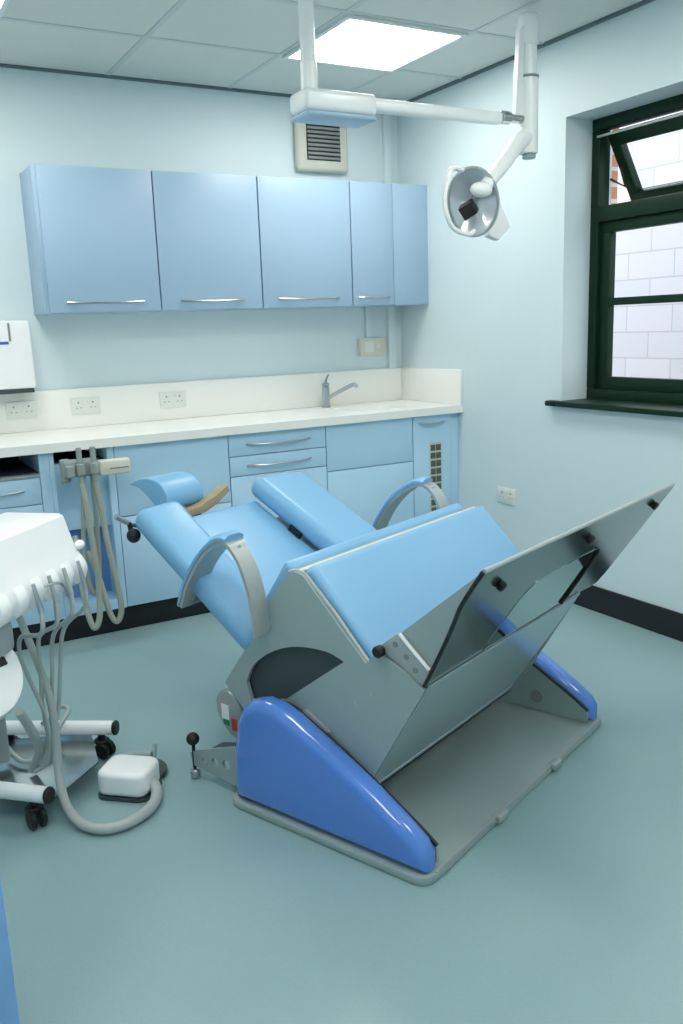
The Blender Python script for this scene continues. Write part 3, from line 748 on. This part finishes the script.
# handpieces
hpx = [.055, .13, .205, .28]
for k, x in enumerate(hpx):
    a = mh @ Vector((x, .062, .775)); b = mh @ Vector((x, .078, .70)); c = mh @ Vector((x, .07, .64))
    bm = NB(); tube(bm, [a, b], [.005, .008], 10); hpz = link('handpiece', bm, 'chrome' if k in (0, 3) else 'grey_lt', ct_)
    q = {0: [(-2.566, -2.055, .56), (-2.585, -2.03, .42), (-2.600, -2.0, .28), (-2.64, -1.97, .15)],
         1: [(-2.603, -2.09, .56), (-2.612, -2.05, .42), (-2.618, -2.0, .28), (-2.65, -1.97, .15)],
         2: [(-2.650, -2.14, .58), (-2.648, -2.09, .46), (-2.645, -2.03, .34), (-2.636, -2.0, .2), (-2.66, -1.97, .12)],
         3: [(-2.70, -2.17, .60), (-2.705, -2.14, .54), (-2.68, -2.09, .44), (-2.648, -2.06, .33), (-2.636, -2.05, .24), (-2.640, -2.02, .15), (-2.68, -1.98, .105)]}[k]
    bm = NB(); tube(bm, [b, c]+[Vector(v) for v in q], .0062, 10, 5); link('instrument_hose', bm, 'hose', ct_)
bm = NB(); tube(bm, [mh @ Vector((.25, .075, .76)), mh @ Vector((.215, .095, .76)), mh @ Vector((.195, .10, .74)), mh @ Vector((.19, .10, .715))], .004, 8, 3); link('syringe_tip', bm, 'chrome', ct_)
# stand
bm = NB(); box(bm, -2.80, -2.73, -1.86, -1.79, .10, .72, .008, 3); link('column', bm, 'grey_lt', ct_)
bars = [((-2.80, -1.54, .105), (-2.395, -1.813, .105)), ((-3.0, -1.825, .105), (-2.678, -2.14, .105))]
bm = NB(); cyl(bm, bars[1][0], Vector(bars[1][1])-Vector(bars[1][0]), .024, (Vector(bars[1][1])-Vector(bars[1][0])).length, 20)
link('base_bar', bm, 'white', ct_)
bm = NB(); cyl(bm, bars[0][0], Vector(bars[0][1])-Vector(bars[0][0]), .024, (Vector(bars[0][1])-Vector(bars[0][0])).length, 20)
link('base_bar', bm, 'white', ct_)
for a, b in bars:
    d = (Vector(b)-Vector(a)).normalized(); bm = NB(); cyl(bm, Vector(b), d, .025, .014, 20, .004); link('bar_end_cap', bm, 'blk', ct_)
plate = [(-2.70, -1.63), (-2.452, -1.735), (-2.485, -1.955), (-2.652, -2.104), (-2.80, -1.98), (-2.84, -1.72)]
bm = NB(); prism(bm, plate, XY, .064, .072, .002, 2); link('base_plate', bm, 'steel', ct_)
def castor(x, y, ang):
    bm = NB(); cyl(bm, (x, y, .06), (0, 0, 1), .012, .028, 12); cyl(bm, (x, y, .052), (0, 0, 1), .026, .014, 16, .004); cs = link('castor', bm, 'blk', ct_)
    d = Vector((math.cos(ang), math.sin(ang), 0))
    for s in (-1, 1):
        bm = NB(); cyl(bm, Vector((x, y, .0305))+d*(.006*s)+Vector((.012*math.sin(ang), -.012*math.cos(ang), 0)), d*s, .0295, .018, 22, .005); link('wheel', bm, 'blk', cs)
castor(-2.432, -1.790, .6); castor(-2.695, -1.610, 1.0); castor(-2.712, -2.105, .2); castor(-2.95, -1.873, .2)
bm = NB(); tube(bm, [(-2.73, -1.74, .11), (-2.71, -1.83, .095), (-2.68, -1.87, .09), (-2.62, -1.84, .10), (-2.55, -1.74, .13), (-2.505, -1.665, .14), (-2.515, -1.62, .14), (-2.55, -1.63, .14), (-2.60, -1.70, .13)], .008, 10, 5); link('supply_hose', bm, 'hose', ct_)
bm = NB(); tube(bm, [(-2.72, -2.10, .36), (-2.69, -2.05, .28), (-2.66, -1.98, .17), (-2.68, -1.92, .085)], .014, 10, 4); link('supply_hose', bm, 'hose', ct_)
# big rounded cover low on the cart, at the left edge of view
mcv = axis_m((-2.845, -2.30, .565), (.40, -.70, .55), (0, 0, 1))
bm = NB(); lathe(bm, [(.02, -.04), (.10, -.04), (.125, -.025), (.132, 0), (.125, .02), (.10, .03), (.02, .034)], 36, mcv)
cv = link('round_cover', bm, 'white', ct_)
bm = NB(); box(bm, .055, .082, -.012, .012, .028, .036, .003, 2, mcv); link('cover_mark', bm, 'blk', cv)
bm = NB(); tube(bm, [(-2.84, -2.27, .56), (-2.80, -2.10, .50), (-2.765, -1.83, .45)], .02, 12, 3); link('cover_arm', bm, 'grey_lt', ct_)
# foot pedal
fp_ = thing('foot_pedal', 'white foot control pedal with thick grey hose on the floor', 'foot pedal', (-2.42, -2.03, 0))
ang = math.atan2(-.083, .094)
mp = Matrix.Translation((-2.418, -2.058, 0)) @ Matrix.Rotation(ang, 4, 'Z') @ Matrix.Diagonal((1.1, 1.1, 1.05, 1))
bm = NB(); prism(bm, rrect(-.075, .075, -.062, .062, .03), XY, .010, .085, .016, 5, mtx=mp); pb = link('pedal_cover', bm, 'white', fp_)
bm = NB(); prism(bm, rrect(-.078, .078, -.065, .068, .03), XY, .001, .0098, mtx=mp); link('pedal_base', bm, 'grey_dk', fp_)
bm = NB(); cyl(bm, (-2.362, -1.985, .008), (0, 0, 1), .085, .012, 32, .003); pd = link('pedal_disc', bm, 'grey_dk', fp_)
bm = NB(); tube(bm, [(-2.42, -1.91, .026), (-2.36, -1.90, .034), (-2.31, -1.94, .034)], .014, 10, 3); tube(bm, [(-2.30, -1.93, .02), (-2.285, -1.90, .05)], .008, 8); link('pedal_bar', bm, 'grey', pd)
bm = NB(); tube(bm, [(-2.372, -2.092, .045), (-2.362, -2.115, .038), (-2.364, -2.16, .024), (-2.395, -2.215, .0195), (-2.45, -2.258, .0195), (-2.511, -2.275, .0195), (-2.564, -2.258, .0195), (-2.602, -2.206, .022), (-2.624, -2.135, .045), (-2.628, -2.08, .105), (-2.622, -2.055, .21), (-2.622, -2.05, .32), (-2.638, -2.05, .43), (-2.66, -2.03, .53), (-2.68, -1.98, .63), (-2.685, -1.95, .695)], [.0185, .0095], 14, 6)
link('pedal_hose', bm, 'hose', fp_)

# blue cabinet at the left edge, close to the camera
t = thing('low_cabinet', 'blue low cabinet by the left wall, nearest the camera', 'cabinet', (-3.33, -3.0, 0))
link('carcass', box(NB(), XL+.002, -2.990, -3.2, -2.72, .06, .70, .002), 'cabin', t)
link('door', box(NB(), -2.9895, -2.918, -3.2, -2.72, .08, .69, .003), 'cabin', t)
link('plinth', box(NB(), XL+.002, -2.96, -3.18, -2.74, .0005, .0598), 'black', t)

# ------------------------------------------------------------------ daylight
wd = bpy.data.worlds.new('sky'); sc.world = wd; wd.use_nodes = True
bg = wd.node_tree.nodes['Background']; bg.inputs[0].default_value = (.86, .93, 1.0, 1); bg.inputs[1].default_value = 2.7

# ------------------------------------------------------------------ camera
cam = bpy.data.cameras.new('camera'); co = bpy.data.objects.new('camera', cam); C.objects.link(co)
yaw, pitch, roll, f = .5120, -.2101, -.0364, 872.18
fwd = Vector((math.sin(yaw)*math.cos(pitch), math.cos(yaw)*math.cos(pitch), math.sin(pitch)))
rt = Vector((math.cos(yaw), -math.sin(yaw), 0)); up = rt.cross(fwd)
r2 = rt*math.cos(roll)+up*math.sin(roll); u2 = -rt*math.sin(roll)+up*math.cos(roll)
mx = Matrix((r2, u2, -fwd)).transposed().to_4x4(); mx.translation = Vector((-3.0363, -4.5695, 1.3956))
co.matrix_world = mx
cam.sensor_fit = 'VERTICAL'; cam.sensor_height = 36; cam.lens = f/1024*36; cam.clip_start = .02
sc.camera = co
sc.view_settings.view_transform = 'Standard'; sc.view_settings.look = 'None'
sc.view_settings.gamma = 1; sc.view_settings.use_curve_mapping = False
sc.view_settings.exposure = 0.09
